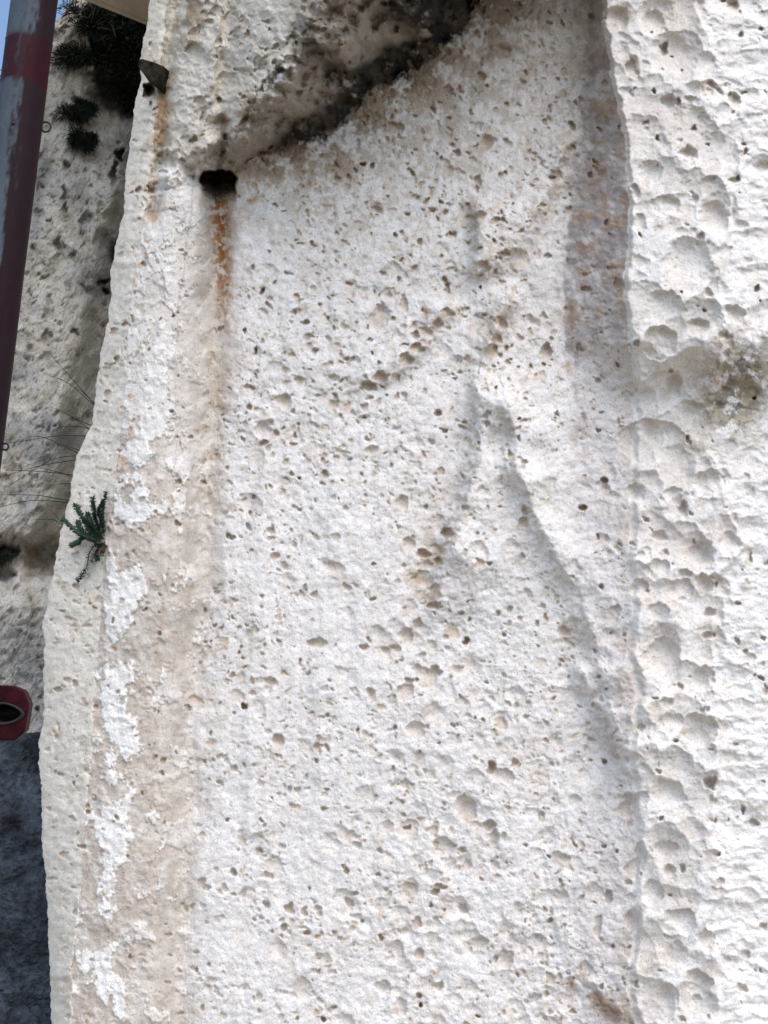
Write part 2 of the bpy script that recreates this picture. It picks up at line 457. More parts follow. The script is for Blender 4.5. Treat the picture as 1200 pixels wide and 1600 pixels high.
# medium pits
for _ in range(2600):
    x, y = U_(80, 1320), U_(-120, 1720)
    if near_edge(x, y) < 10: continue
    z = zone_at(x, y)
    keep = {'s': 0.10, 'o': 0.8, 'p': 0.15, 'r': 0.22, 'j': 0.08, 'n': 0.36}[z]
    if z == 'n':
        keep *= 0.55 + 1.0 * sm(520, 640, x) * sm(950, 1100, y) + 0.8 * math.exp(-((x - 660) / 40) ** 2 - ((y - 860) / 90) ** 2)
    if R_() > keep * (0.6 + 1.7 * clump(x + 500, y)): continue
    r = U_(3.5, 7.0) + 9 * R_() ** 4
    e = U_(0.75, 1.25)
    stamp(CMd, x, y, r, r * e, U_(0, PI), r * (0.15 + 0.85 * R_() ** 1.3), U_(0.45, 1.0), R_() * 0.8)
    if R_() < 0.45:
        a = U_(0, 2 * PI); q = r * U_(0.4, 0.75)
        stamp(CMd, x + math.cos(a) * r, y + math.sin(a) * r, q, q * U_(0.8, 1.2), 0, q * U_(0.6, 1.3), 0.6, U_(0.2, 0.7))
# a few deep black holes
for _ in range(60):
    x, y = U_(350, 960), U_(120, 1620)
    q = 2.0 + 4.5 * R_() ** 2
    stamp(CMd, x, y, q, q * U_(0.7, 1.3), U_(0, PI), q * U_(2.0, 3.5), 0.35, U_(0.6, 1.0))
# shallow scallops, lower right of the panel
for _ in range(620):
    x, y = U_(380, 960), U_(300, 1720)
    z = zone_at(x, y)
    if z not in 'nr': continue
    k = 0.25 + 0.75 * sm(480, 640, x) * sm(950, 1080, y)
    if R_() > k: continue
    r = U_(9, 19)
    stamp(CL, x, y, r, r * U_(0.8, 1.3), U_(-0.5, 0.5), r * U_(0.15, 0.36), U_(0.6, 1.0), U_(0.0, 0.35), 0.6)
# the pier: scallops side by side with sharp ridges between them
for _ in range(1700):
    x, y = U_(960, 1330), U_(-120, 1720)
    if zone_at(x, y) != 'p': continue
    outer = x > np.interp(y, [p[1] for p in RIDGE], [p[0] for p in RIDGE])
    r = U_(3, 11) + 34 * R_() ** 4.5
    if outer:
        stamp(CP, x, y, r * 1.15, r * 0.6, U_(-0.5, 0.3), r * U_(0.1, 0.26), 0.9, U_(0, 0.12), 0.6)
    else:
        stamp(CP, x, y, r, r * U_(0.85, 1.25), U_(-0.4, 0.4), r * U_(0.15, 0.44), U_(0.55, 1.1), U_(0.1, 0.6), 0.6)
# dark pinholes on the pier
for _ in range(70):
    x, y = U_(990, 1300), U_(-50, 1650)
    q = U_(2.5, 5)
    stamp(CMd, x, y, q, q * U_(0.8, 1.2), 0, q * U_(2, 3.2), 0.4, U_(0.3, 0.8))
# overhang: cavities
for _ in range(420):
    x, y = U_(250, 900), U_(-150, 300)
    if zone_at(x, y) != 'o': continue
    if du[np.searchsorted(YS, y), colindex(x, y)] > 14 and R_() < 0.85: continue
    r = U_(6, 13) + 10 * R_() ** 3
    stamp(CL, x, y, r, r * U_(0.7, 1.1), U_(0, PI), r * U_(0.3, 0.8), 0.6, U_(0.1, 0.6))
# individual cavities of the photograph: x, y, rx, ry, depth, patina with shade
for (x, y, rx, ry, dp, pt) in [
    (746, 282, 7, 9, 9, .8), (744, 296, 4, 8, 8, .8), (853, 547, 9, 12, 13, .7), (862, 535, 6, 5, 6, .5), (627, 786, 11, 11, 9, .5), (822, 797, 9, 8, 9, .7), (820, 815, 10, 9, 9, .7),
    (697, 832, 10, 8, 15, .9), (662, 866, 12, 8, 15, .9), (684, 880, 10, 6, 12, .9), (680, 945, 13, 8, 13, .9), (652, 975, 9, 9, 9, .7), (634, 993, 11, 9, 9, .6), (640, 850, 9, 13, 8, .6), (676, 925, 12, 14, 7, .7), (660, 905, 14, 12, 6, .6),
    (567, 1010, 8, 6, 9, .7), (495, 1003, 17, 9, 9, .7), (604, 1017, 8, 7, 8, .6), (618, 1013, 9, 8, 8, .6), (633, 1080, 14, 13, 10, .5), (680, 1050, 10, 12, 10, .6), (668, 1062, 16, 18, 7, .4), (714, 1045, 9, 9, 8, .4),
    (650, 1140, 15, 14, 9, .5), (636, 1066, 7, 9, 9, .6), (580, 1084, 9, 9, 9, .6), (614, 1136, 4, 4, 9, .9), (437, 1157, 9, 11, 12, .7), (496, 1165, 7, 8, 10, .7), (430, 870, 8, 7, 8, .7),
    (727, 1265, 18, 22, 12, .5), (762, 1290, 12, 12, 12, .6), (770, 1310, 10, 12, 10, .5), (692, 1325, 16, 18, 9, .4), (683, 1322, 6, 6, 10, .8), (640, 1300, 15, 20, 9, .4), (634, 1294, 7, 4, 18, 1),
    (770, 1202, 8, 12, 17, .8), (785, 1212, 20, 12, 9, .4), (632, 1225, 8, 8, 8, .5), (688, 1388, 9, 6, 10, .7), (640, 1390, 12, 13, 8, .4), (652, 1442, 7, 6, 8, .7), (722, 1420, 8, 10, 10, .5), (750, 1475, 14, 13, 9, .5), (790, 1500, 11, 15, 9, .5), (655, 1490, 8, 9, 9, .6), (687, 1540, 8, 8, 10, .7), (653, 1556, 6, 6, 10, .9), (625, 1575, 10, 16, 8, .4),
    (452, 1420, 6, 8, 10, .8), (478, 1424, 5, 7, 8, .7), (418, 1367, 7, 7, 7, .6), (405, 1330, 6, 6, 10, .8), (315, 1380, 7, 10, 8, .5), (545, 1410, 6, 8, 8, .6),
    (412, 692, 8, 6, 10, .8), (430, 680, 6, 9, 9, .7), (523, 635, 8, 10, 8, .7), (507, 742, 6, 6, 10, .7), (580, 705, 10, 10, 6, .4), (466, 596, 8, 6, 7, .6), (388, 607, 8, 6, 7, .6), (520, 592, 7, 6, 7, .6),
    (575, 603, 13, 9, 13, .9), (597, 590, 10, 10, 12, .9), (634, 563, 13, 10, 13, .9), (650, 546, 13, 9, 12, .9), (664, 518, 9, 9, 10, .8), (683, 506, 9, 8, 10, .8), (696, 490, 11, 8, 10, .8), (698, 450, 5, 8, 10, .9), (632, 475, 7, 10, 9, .7), (655, 379, 6, 6, 9, .9), (590, 330, 8, 6, 8, .7), (683, 340, 4, 4, 7, .9), (772, 342, 5, 5, 8, .9), (786, 343, 5, 5, 8, .9), (745, 338, 16, 8, 10, .8),
    (788, 398, 12, 6, 10, .8), (757, 416, 10, 7, 10, .8), (768, 548, 11, 9, 10, .8), (775, 530, 9, 8, 9, .7), (785, 505, 9, 9, 8, .7), (893, 196, 6, 5, 12, .9), (937, 203, 5, 4, 12, .9), (861, 275, 5, 4, 12, .9), (845, 320, 6, 4, 8, .9), (916, 450, 8, 6, 10, .8), (965, 445, 9, 9, 10, .8), (785, 82, 14, 8, 8, .5), (700, 142, 9, 9, 10, .8), (620, 200, 12, 8, 10, .8),
    (963, 30, 20, 20, 12, .6), (1020, 35, 18, 16, 10, .4), (1038, 77, 6, 10, 16, .9), (985, 105, 9, 16, 10, .4), (1045, 158, 12, 11, 10, .5), (1105, 140, 16, 14, 13, .5), (1148, 158, 11, 12, 12, .7), (1147, 155, 4, 5, 12, 1), (1026, 218, 5, 5, 12, .8), (1082, 200, 4, 5, 11, .9), (1075, 240, 18, 10, 12, .6), (1015, 270, 20, 20, 9, .4), (993, 298, 9, 12, 10, .5), (1040, 320, 24, 16, 12, .4), (1084, 312, 6, 9, 9, .7), (1115, 340, 24, 26, 12, .4), (1094, 372, 8, 8, 10, .6), (1162, 238, 4, 8, 10, .9), (1147, 282, 7, 5, 10, .9), (1195, 260, 16, 8, 8, .6), (1000, 350, 12, 16, 9, .4),
    (1030, 535, 28, 26, 16, .4), (1022, 524, 12, 9, 9, .7), (1090, 512, 18, 14, 14, .6), (1108, 460, 9, 8, 10, .7), (1055, 600, 11, 19, 12, .6), (1145, 490, 18, 14, 9, .3), (1145, 8, 10, 12, 12, .5),
    (1018, 690, 52, 36, 17, .35), (1075, 689, 5, 5, 16, 1), (990, 690, 14, 24, 8, .3), (995, 770, 14, 14, 10, .4), (1052, 775, 14, 13, 10, .4), (1068, 795, 9, 13, 10, .5), (1108, 755, 24, 22, 12, .3),
    (1030, 838, 13, 11, 11, .5), (1037, 867, 7, 7, 9, .8), (1025, 890, 20, 16, 11, .4), (1000, 920, 16, 14, 11, .4), (1063, 922, 20, 18, 12, .4), (1066, 938, 9, 5, 9, .7), (1100, 912, 13, 18, 14, .5), (1102, 919, 7, 7, 9, .9), (1108, 958, 9, 9, 13, .7), (1108, 993, 10, 7, 13, .8), (1070, 897, 13, 9, 9, .4), (1095, 865, 24, 18, 12, .3), (1140, 850, 18, 20, 9, .3), (1155, 942, 5, 4, 10, .9), (1152, 1000, 5, 6, 10, .8), (1165, 1017, 6, 4, 10, .8), (1178, 1056, 4, 4, 8, .9), (1196, 1078, 5, 8, 8, .9), (1150, 1165, 4, 4, 8, .9),
    (1028, 960, 18, 20, 10, .3), (1035, 1030, 30, 34, 14, .3), (1100, 1060, 17, 20, 15, .5), (1065, 1075, 6, 7, 9, .9), (1042, 1100, 10, 10, 8, .5), (1093, 1142, 30, 26, 17, .4), (1070, 1140, 6, 6, 10, 1), (1050, 1130, 20, 16, 9, .4), (1108, 1225, 9, 10, 20, .9), (1112, 1252, 6, 12, 8, .6), (1045, 1240, 26, 22, 10, .2), (985, 1260, 20, 22, 10, .5), (1000, 1250, 14, 14, 9, .4), (1180, 1288, 9, 8, 11, .7), (1117, 1281, 4, 4, 10, .9), (1040, 1325, 18, 12, 12, .5), (1068, 1358, 5, 8, 11, .8), (1045, 1360, 8, 10, 11, .8), (990, 1360, 12, 16, 9, .4), (1020, 1395, 18, 22, 12, .4), (1060, 1440, 30, 22, 13, .3), (1105, 1470, 14, 20, 12, .5), (1127, 1378, 9, 8, 10, .7), (950, 1402, 9, 12, 9, .5), (935, 1450, 8, 18, 8, .4), (990, 1440, 13, 20, 9, .4), (1092, 1535, 20, 22, 15, .5), (1158, 1543, 10, 9, 11, .6), (1045, 1560, 18, 22, 10, .3), (1165, 1493, 10, 8, 9, .6), (1193, 1445, 5, 5, 9, .9), (1000, 1340, 10, 24, 8, .3),
    (265, 644, 5, 5, 9, .8), (218, 298, 6, 5, 10, .8), (230, 292, 3, 3, 6, .8), (233, 141, 11, 14, 40, 1), (180, 520, 5, 7, 8, .7), (168, 615, 4, 8, 7, .7), (106, 1065, 5, 5, 7, .6), (118, 1070, 6, 6, 8, .5), (95, 1210, 6, 5, 8, .7), (100, 1336, 6, 5, 8, .7), (97, 955, 6, 4, 8, .7)]:
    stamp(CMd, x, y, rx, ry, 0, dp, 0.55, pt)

relief = CL + CMd + CP * sm(-3, 10, X - pr)
D -= relief * np.where(m_over, 1.0, np.where(m_pier, 0.95, 1.0))
# stone texture
rough_k = np.where(m_pier, 0.55, np.where(m_jamb, 0.55, np.where(m_side, 0.75, np.where(m_over, 1.5, 1.0))))
soft = np.where(m_panel, 1 - 0.35 * sm(700, 1000, Y) * (1 - sm(520, 680, X)), 1)
D += rough_k * soft * (2.8 * gn(X, Y, 55, 55, 41) + 1.6 * gn(X, Y, 24, 24, 42) + 1.5 * gn(X, Y, 11, 11, 43) + 0.85 * gn(WX, WY, 5.5, 5.5, 44) + 0.35 * gn(X, Y, 3.3, 3.3, 45))
D += 6 * gn(X, Y, 160, 200, 46) * (~m_side)
D += (2.4 * gn(WX, Y, 30, 300, 47) + 1.1 * gn(WX, Y, 12, 90, 48)) * sm(330, 380, X) * (1 - sm(520, 700, X)) * sm(300, 500, Y)
jag = fbm(X, Y, 30, 60, 4, 0.6)
pw = 1 - sm(0, 1, np.abs(X - (arr + 0.45 * (jf - arr))) / 46)
D += np.where(m_jamb, 2.2 * sm(0.02, 0.10, fbm(X, 0.7 * Y, 52, 120, 6, 0.62) + 0.50 * pw - 0.34 + 0.34 * (1 - sm(640, 820, Y)) - 0.10 * sm(1250, 1500, Y)), 0)
D += np.where(m_jamb, 3.5 * np.maximum(jag - 0.1, 0) + 1.2 * gn(X, Y, 9, 22, 65), 0)
D += np.where(X > rg, 2.6 * gn(WX + 14 * gn(X, Y, 50, 50, 76), WY + 12 * gn(X, Y, 60, 45, 77), 34, 17, 66) + 1.5 * gn(WX, WY + 6 * gn(X, Y, 30, 20, 78), 15, 8, 67), 0)
ovb = np.where(m_over, 1, 0) * (1 - 0.80 * sm(-14, 22, du))
D += ovb * (16 * gn(X, Y, 40, 40, 68) + 11 * gn(WX, WY, 18, 18, 69) + 4.5 * gn(WX, WY, 8, 8, 70))
# the square socket hole
u = (WX - 343) / 29; v = (WY - 284) / 21
hole = sm(1.06, 0.84, np.where(v < 0, np.hypot(u, v), np.abs(u) + 0.14 * v)) * np.where(v < -0.1, 1, np.clip(1 - (v + 0.1) / 1.75, 0, 1) ** 1.6)
D -= 130 * hole

# ---- colour of the stone (stains and crusts, with some shade painted in)
def col(c): return np.array(c)[None, None, :]
def mix(A, c, k): return A + (col(c) - A) * np.clip(k, 0, 1)[..., None]
n_big = fbm(X, Y, 140, 80, 4); n_mid = fbm(X, Y, 40, 90, 4, 0.6); n_fine = fbm(X, Y, 12, 100, 3, 0.6)
K = np.ones((nr, nc, 3)) * col((0.79, 0.765, 0.735))
K = mix(K, (0.72, 0.67, 0.60), sm(0.0, 0.7, n_big * 0.6 + n_mid * 0.6) * 0.5)
K = mix(K, (0.60, 0.52, 0.42), sm(0.25, 0.75, n_fine + 0.3 * n_mid) * 0.32 * m_panel)
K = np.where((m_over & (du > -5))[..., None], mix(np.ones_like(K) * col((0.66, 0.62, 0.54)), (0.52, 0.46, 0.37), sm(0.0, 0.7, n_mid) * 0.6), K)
K = np.where(m_side[..., None], mix(np.ones_like(K) * col((0.80, 0.745, 0.645)), (0.66, 0.58, 0.46), sm(0.1, 0.8, n_mid + 0.5 * n_fine) * 0.6), K)
# jamb: tan skin with patches of white lime crust
jt = mix(np.ones_like(K) * col((0.545, 0.478, 0.41)), (0.66, 0.615, 0.555), sm(-0.2, 0.6, n_mid))
jw = (1 - sm(0, 1, np.abs(X - (arr + 0.45 * (jf - arr))) / 46))
patch = sm(-0.02, 0.16, fbm(X, 0.7 * Y, 52, 120, 6, 0.62) + 0.50 * jw - 0.34 + 0.34 * (1 - sm(640, 820, Y)) - 0.10 * sm(1250, 1500, Y))
jt = mix(jt, (0.72, 0.685, 0.63), (1 - sm(620, 860, Y + 120 * n_big)) * 0.85)
jt = mix(jt, (0.84, 0.82, 0.78), patch * (0.55 + 0.45 * sm(560, 760, Y)))
tan = sm(arr + 50 + 30 * n_mid, jf + 25, X) * (1 - sm(ji - 30 + 20 * n_mid, ji + 25 + 20 * n_mid, X))
jt = mix(jt, (0.61, 0.565, 0.505), tan * (0.45 + 0.6 * n_mid))
wj = sm(-30, 30, ji - X + 25 * n_mid) * (~m_side) * (~m_over)
K = K + (jt - K) * wj[..., None]
# rust flecks along the outer edge
rl, _ = poly_dist(X, Y, [(246, 330), (222, 400), (212, 520), (206, 600), (196, 690), (188, 760)])
K = mix(K, (0.46, 0.25, 0.10), np.exp(-(rl / 12) ** 2) * sm(0.25, 0.6, fbm(X, Y, 22, 130, 4, 0.65)) * 0.65)
# gully: brown and rusty
K = mix(K, (0.33, 0.20, 0.10), np.exp(-(gq / 15) ** 2) * sm(-0.4, 0.4, n_mid) * 0.85)
K = mix(K, (0.36, 0.33, 0.22), np.exp(-(gq / 40) ** 2) * sm(0.0, 0.6, n_big + n_fine * 0.5) * 0.4 * (Y < 330))
# rust streak under the socket
K = mix(K, (0.58, 0.49, 0.385), np.exp(-((X - chx + 22 * sm(560, 800, Y)) / 28) ** 2) * sm(285, 320, Y) * (1 - sm(520, 940, Y)) * (0.55 + 0.5 * n_mid))
st = np.exp(-((X - chx + 2 - (Y - 300) * 0.03) / (18 - 7 * sm(330, 520, Y))) ** 2) * sm(288, 312, Y) * (1 - sm(400, 590, Y))
K = mix(K, (0.34, 0.145, 0.04), st * np.clip(0.7 + 2.2 * fbm(X, Y, 14, 195, 3, 0.7), 0, 1.0))
# brown stain and black crusting along the arch, its soft shade painted in
wash_shade = np.exp(-np.maximum(-dl, 0) / (28 + 34 * sm(420, 560, X))) * sm(330, 430, X) * (1 - sm(1000, 1100, X)) * (dl < 6)  # brown stain plus the overhang's soft shade, painted below the line
K = mix(K, (0.27, 0.19, 0.11), np.clip(1.9 * wash_shade * sm(-0.7, 0.5, n_mid + 0.5 * n_fine + 0.4 * gn(X, Y, 9, 60, 140)), 0, 0.95))
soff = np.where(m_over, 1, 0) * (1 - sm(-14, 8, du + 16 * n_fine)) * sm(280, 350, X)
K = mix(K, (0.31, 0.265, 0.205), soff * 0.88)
crease_shade = np.exp(-(np.maximum(dl - 14, 0) / 26) ** 2) * sm(-22, 6, dl + 12 * n_fine) * sm(390, 480, X)  # occlusion of the inner crease, painted black
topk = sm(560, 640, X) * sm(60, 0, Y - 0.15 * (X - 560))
crust_shade = np.clip(crease_shade + topk * (dl > -6) + 0.55 * np.exp(-(poly_dist(X, Y, [(478, 40), (500, 85), (530, 115), (580, 120), (640, 85)])[0] / 18) ** 2), 0, 1)
K = mix(K, (0.013, 0.012, 0.011), np.clip(crust_shade * 1.5 + 0.25 * n_fine * crust_shade, 0, 1) * sm(-1.3, -0.5, n_mid + 0.6 * n_fine) * 0.97 * (X < rv))
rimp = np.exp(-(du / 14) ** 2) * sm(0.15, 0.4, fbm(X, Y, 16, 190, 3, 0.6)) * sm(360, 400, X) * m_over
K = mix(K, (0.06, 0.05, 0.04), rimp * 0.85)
K = mix(K, (0.42, 0.365, 0.29), 0.6 * np.exp(-(((X - 540) / 50) ** 2 + ((Y - 62) / 34) ** 2)) * sm(-0.5, 0.3, n_mid))
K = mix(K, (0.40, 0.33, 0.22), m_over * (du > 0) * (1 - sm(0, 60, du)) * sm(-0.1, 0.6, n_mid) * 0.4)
# mottled brown-grey tone on the reveal above the shoulder
rvk = sm(-16, 22, X - rv + 14 * n_fine) * (1 - sm(-2, 3, X - pr)) * (1 - sm(480, 640, Y + 50 * n_mid))
rvk = rvk * sm(10, 170, Y + 60 * n_mid)
K = mix(K, (0.38, 0.335, 0.315), rvk * (0.75 + 0.4 * n_mid))
K = mix(K, (0.36, 0.33, 0.32), rvk * sm(0.0, 0.5, fbm(X, Y, 26, 155, 4, 0.7)) * 0.6)
K = mix(K, (0.42, 0.30, 0.21), rvk * sm(0.05, 0.5, fbm(X, Y, 36, 150, 4, 0.65)) * 0.75)
K = mix(K, (0.48, 0.33, 0.22), np.exp(-(poly_dist(X, Y, [(890, 440), (896, 560), (905, 660), (912, 740)])[0] / 14) ** 2) * sm(-0.1, 0.4, n_mid) * 0.7)
K = mix(K, (0.66, 0.62, 0.60), sm(-6, 12, X - rv) * (1 - sm(-2, 3, X - pr)) * sm(500, 640, Y) * 0.6)
K = mix(K, (0.34, 0.21, 0.14), np.exp(-(poly_dist(X, Y, [(900, 1535), (935, 1562), (965, 1588)])[0] / 20) ** 2) * sm(-0.3, 0.3, n_mid) * 0.85)
tb_ = np.exp(-(((X - 672 + (Y - 880) * 0.25) / 36) ** 2 + ((Y - 880) / 95) ** 2))
K = mix(K, (0.50, 0.41, 0.31), tb_ * sm(-0.35, 0.5, n_mid + 0.5 * n_fine) * 0.8)
tb_ = np.exp(-(((X - 280) / 46) ** 2 + ((Y - 0) / 55) ** 2))
K = mix(K, (0.24, 0.165, 0.09), tb_ * sm(-0.3, 0.4, n_mid) * 0.9 * (~m_side))
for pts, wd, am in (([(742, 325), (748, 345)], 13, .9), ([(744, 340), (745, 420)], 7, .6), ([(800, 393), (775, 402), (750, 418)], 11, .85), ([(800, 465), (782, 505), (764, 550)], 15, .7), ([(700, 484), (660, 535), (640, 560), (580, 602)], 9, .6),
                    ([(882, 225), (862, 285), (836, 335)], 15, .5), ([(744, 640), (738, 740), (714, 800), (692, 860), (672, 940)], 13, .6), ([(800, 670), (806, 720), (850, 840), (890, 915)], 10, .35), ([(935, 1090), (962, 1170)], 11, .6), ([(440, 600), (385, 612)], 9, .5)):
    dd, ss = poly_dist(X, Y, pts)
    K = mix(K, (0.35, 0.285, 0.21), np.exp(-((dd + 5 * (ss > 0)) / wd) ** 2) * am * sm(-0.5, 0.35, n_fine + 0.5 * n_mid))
K = mix(K, (0.60, 0.52, 0.43), m_panel * (1 - sm(260, 620, Y + 150 * n_big)) * sm(-0.2, 0.6, n_fine + 0.6 * n_mid) * 0.45)
# pier
K = np.where(m_pier[..., None], mix(np.ones_like(K) * col((0.84, 0.82, 0.79)), (0.70, 0.63, 0.53), sm(0.1, 0.8, n_mid) * 0.35), K)
blot = np.exp(-(((X - 1150 + (Y - 600) * 0.15) / 52) ** 2 + ((Y - 605) / 75) ** 2))
K = mix(K, (0.40, 0.345, 0.255), np.clip(1.5 * blot, 0, 1) * sm(-0.3, 0.3, fbm(X, Y, 34, 160, 5, 0.7) + 0.25) * m_pier)
K = mix(K, (0.24, 0.22, 0.19), np.clip(1.5 * blot, 0, 1) * sm(0.05, 0.4, fbm(X, Y, 18, 170, 4, 0.7)) * m_pier * 0.9)
# tan skin in some cavities, with shade painted into pits and holes
pk = PAT_SHADE * np.where(m_pier, 0.7, 0.95) * np.where(m_over, 0.3, 1)
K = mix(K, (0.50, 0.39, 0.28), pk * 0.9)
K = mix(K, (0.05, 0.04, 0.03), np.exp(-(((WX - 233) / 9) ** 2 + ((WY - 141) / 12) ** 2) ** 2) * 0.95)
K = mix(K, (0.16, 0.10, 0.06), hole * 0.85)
K = np.clip(K, 0.02, 0.9)

P = at(X, Y, 2.2 - D * PXM)
# the flank behind the silhouette goes straight back
NB = 26
back = np.linspace(0, 1, NB + 1)[1:] ** 1.4
edge = P[:, 0, :]
fl = edge[:, None, :] + np.stack([0.10 * back[None, :] * np.ones((nr, 1)) + 0.012 * gn(Y[:, :1] + 0 * back, 300 * back[None, :] + 0 * Y[:, :1], 40, 30, 180) * back, 1.9 * back[None, :] * np.ones((nr, 1)), 0 * back[None, :] * np.ones((nr, 1))], -1)
P = np.concatenate([fl[:, ::-1, :], P], 1)
K = np.concatenate([np.repeat(K[:, :1, :], NB, 1), K], 1)
nct = nc + NB
part = np.zeros((nr, nct), np.int8)          # 0 side face
q = part[:, NB:]
q[m_panel] = 1
figm = in_poly(X, Y, FIG)
q[m_panel & figm] = 2
q[m_rev & figm] = 2
q[m_jamb] = 3; q[m_over] = 4; q[m_rev & ~figm] = 5; q[m_pier] = 6

BASE = np.array([0.0, 0.0, 0.0])
relief_root = empty('rock_relief', BASE, 'pale pitted limestone relief niche with worn standing figure, filling most of the picture', 'rock relief')
F = grid_faces(nr, nct)
fp = part[:-1, :-1].ravel()
Pf = P.reshape(-1, 3); Kf = K.reshape(-1, 3)
for k, (nm, lb) in enumerate([('side_face', 'cream outer flank of the rock left of the niche'), ('niche_panel', 'sunken pitted back panel of the niche'), ('carved_figure', 'worn outline of a robed figure carved in the panel'),
                              ('jamb', 'tan border strip with flaking white lime patches'), ('overhang', 'arched rock overhang with black crusted underside, its shade painted in'), ('reveal', 'grey brown reveal between panel and rough pier'), ('pier', 'bright rough pier of scalloped rock')]):
    ff = F[fp == k]
    ids, inv = np.unique(ff, return_inverse=True)
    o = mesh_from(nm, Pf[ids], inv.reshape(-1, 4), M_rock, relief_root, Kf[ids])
    o['label'] = lb

# ------------------------------------------------------------------ cliff behind, seen left of the relief
SKYL = [(-900, 700), (-400, 420), (-100, 250), (0, 168), (60, 66), (104, 14), (140, -60), (220, -150), (420, -240)]
cx = axis_steps(-900, -40, 250, 420, 1.9, 1.09)
ry = np.concatenate([np.arange(0, 1150, 2.0), np.arange(1150, 1900, 10.0)])
ncx, nry = len(cx), len(ry)
sky_y = np.interp(cx, [p[0] for p in SKYL], [p[1] for p in SKYL]) + 5 * gn(cx, cx * 0, 22, 1, 300) + 3 * gn(cx, cx * 0, 9, 1, 301)
XX = np.repeat(cx[None, :], nry, 0); YY = sky_y[None, :] + ry[:, None]
wx = XX + 7 * gn(XX, YY, 26, 26, 310) + 4 * gn(XX, YY, 10, 10, 312); wy = YY + 7 * gn(XX, YY, 26, 26, 311) + 4 * gn(XX, YY, 10, 10, 313)
DC = 22 * gn(XX, YY, 150, 190, 320) + 9 * gn(XX, YY, 60, 70, 321) + 4 * gn(wx, wy, 26, 26, 322) + 2.8 * gn(wx, wy, 12, 12, 323) + 1.9 * gn(wx, wy, 6, 6, 324) + 1.0 * gn(XX, YY, 3.6, 3.6, 327)
DC -= 90 * sm(172, 235, XX + 0.24 * (YY - 280) - 8 * gn(XX, YY, 40, 40, 326)) * (YY < 900)           # the crevice beside the relief
cav = np.exp(-(((wx - 195) / 46) ** 4 + ((wy - 95) / 84) ** 4))
DC -= 260 * cav
DC -= 60 * np.exp(-(((wx - 60) / 240) ** 2 + ((wy - 868) / 26) ** 2)) - 14 * np.exp(-(((wx - 40) / 200) ** 2 + ((wy - 945) / 50) ** 2))
for (x, y, rx, ry_, dp) in [(10, 862, 24, 12, 70), (8, 900, 16, 16, 60), (105, 258, 6, 8, 18), (97, 305, 5, 14, 18), (105, 325, 6, 8, 16), (135, 345, 12, 12, 20), (92, 385, 10, 12, 20), (188, 245, 8, 14, 50), (178, 270, 6, 18, 40), (160, 440, 14, 8, 40), (165, 455, 10, 7, 40), (74, 525, 9, 6, 16), (115, 523, 6, 5, 14), (70, 560, 10, 10, 8), (105, 405, 22, 20, 12), (160, 375, 16, 20, 25), (175, 395, 10, 20, 40), (62, 1110, 6, 4, 16), (50, 290, 9, 50, 10)]:
    r2 = ((wx - x) / rx) ** 2 + ((wy - y) / ry_) ** 2
    DC -= dp * np.clip(1 - r2, 0, 1) ** 0.7
for _ in range(2200):
    x, y = U_(-60, 230), U_(0, 1130); r = U_(1.2, 2.6) + 4 * R_() ** 5
    j0, j1 = np.searchsorted(cx, [x - r - 8, x + r + 8])
    sy = float(np.interp(x, cx, sky_y)); i0, i1 = np.searchsorted(ry, [y - sy - r - 30, y - sy + r + 30])
    if i1 <= i0: continue
    r2 = ((wx[i0:i1, j0:j1] - x) / r) ** 2 + ((wy[i0:i1, j0:j1] - y) / r) ** 2
    DC[i0:i1, j0:j1] -= r * U_(0.8, 2.0) * np.clip(1 - r2, 0, 1) ** 0.6
nb = fbm(XX, YY, 120, 330, 4); nm_ = fbm(XX, YY, 32, 340, 4, 0.6)
KC = np.ones((nry, ncx, 3)) * col((0.58, 0.54, 0.47))
KC = mix(KC, (0.36, 0.35, 0.33), sm(0, 0.6, nb))
KC = mix(KC, (0.30, 0.26, 0.20), sm(0.25, 0.7, nm_) * 0.6)
KC = mix(KC, (0.54, 0.52, 0.48), sm(0.2, 0.6, -nm_) * 0.5)
KC = mix(KC, (0.19, 0.185, 0.18), np.exp(-(((XX - 62 + (YY - 300) * 0.13) / 10) ** 2)) * sm(200, 260, YY) * (1 - sm(330, 480, YY)) * 0.6)
KC = mix(KC, (0.27, 0.28, 0.29), sm(930, 1010, YY) * (1 - sm(1040, 1080, YY)) * 0.6)
KC = mix(KC, (0.30, 0.22, 0.15), np.exp(-((YY - 868) / 26) ** 2) * sm(-0.2, 0.4, nm_) * 0.7)
cdist = 2.66 - DC * 2.66 / FPX
PC = at(XX, YY, cdist)
nbk = 14
bk = np.linspace(0, 1, nbk + 1)[1:]
top = PC[0][None] + np.stack([0 * bk[:, None] + 0 * cx, 3.0 * bk[:, None] ** 1.2 + 0 * cx, 0.25 * bk[:, None] + 0.06 * gn(cx[None, :] + 0 * bk[:, None], 200 * bk[:, None] + 0 * cx, 60, 60, 350)], -1)
PC = np.concatenate([top[::-1], PC], 0); KC = np.concatenate([np.repeat(KC[:1], nbk, 0), KC], 0)
cliff = mesh_from('cliff', PC.reshape(-1, 3), grid_faces(nry + nbk, ncx), M_cliff, None, KC.reshape(-1, 3))
tag(cliff, kind='structure')

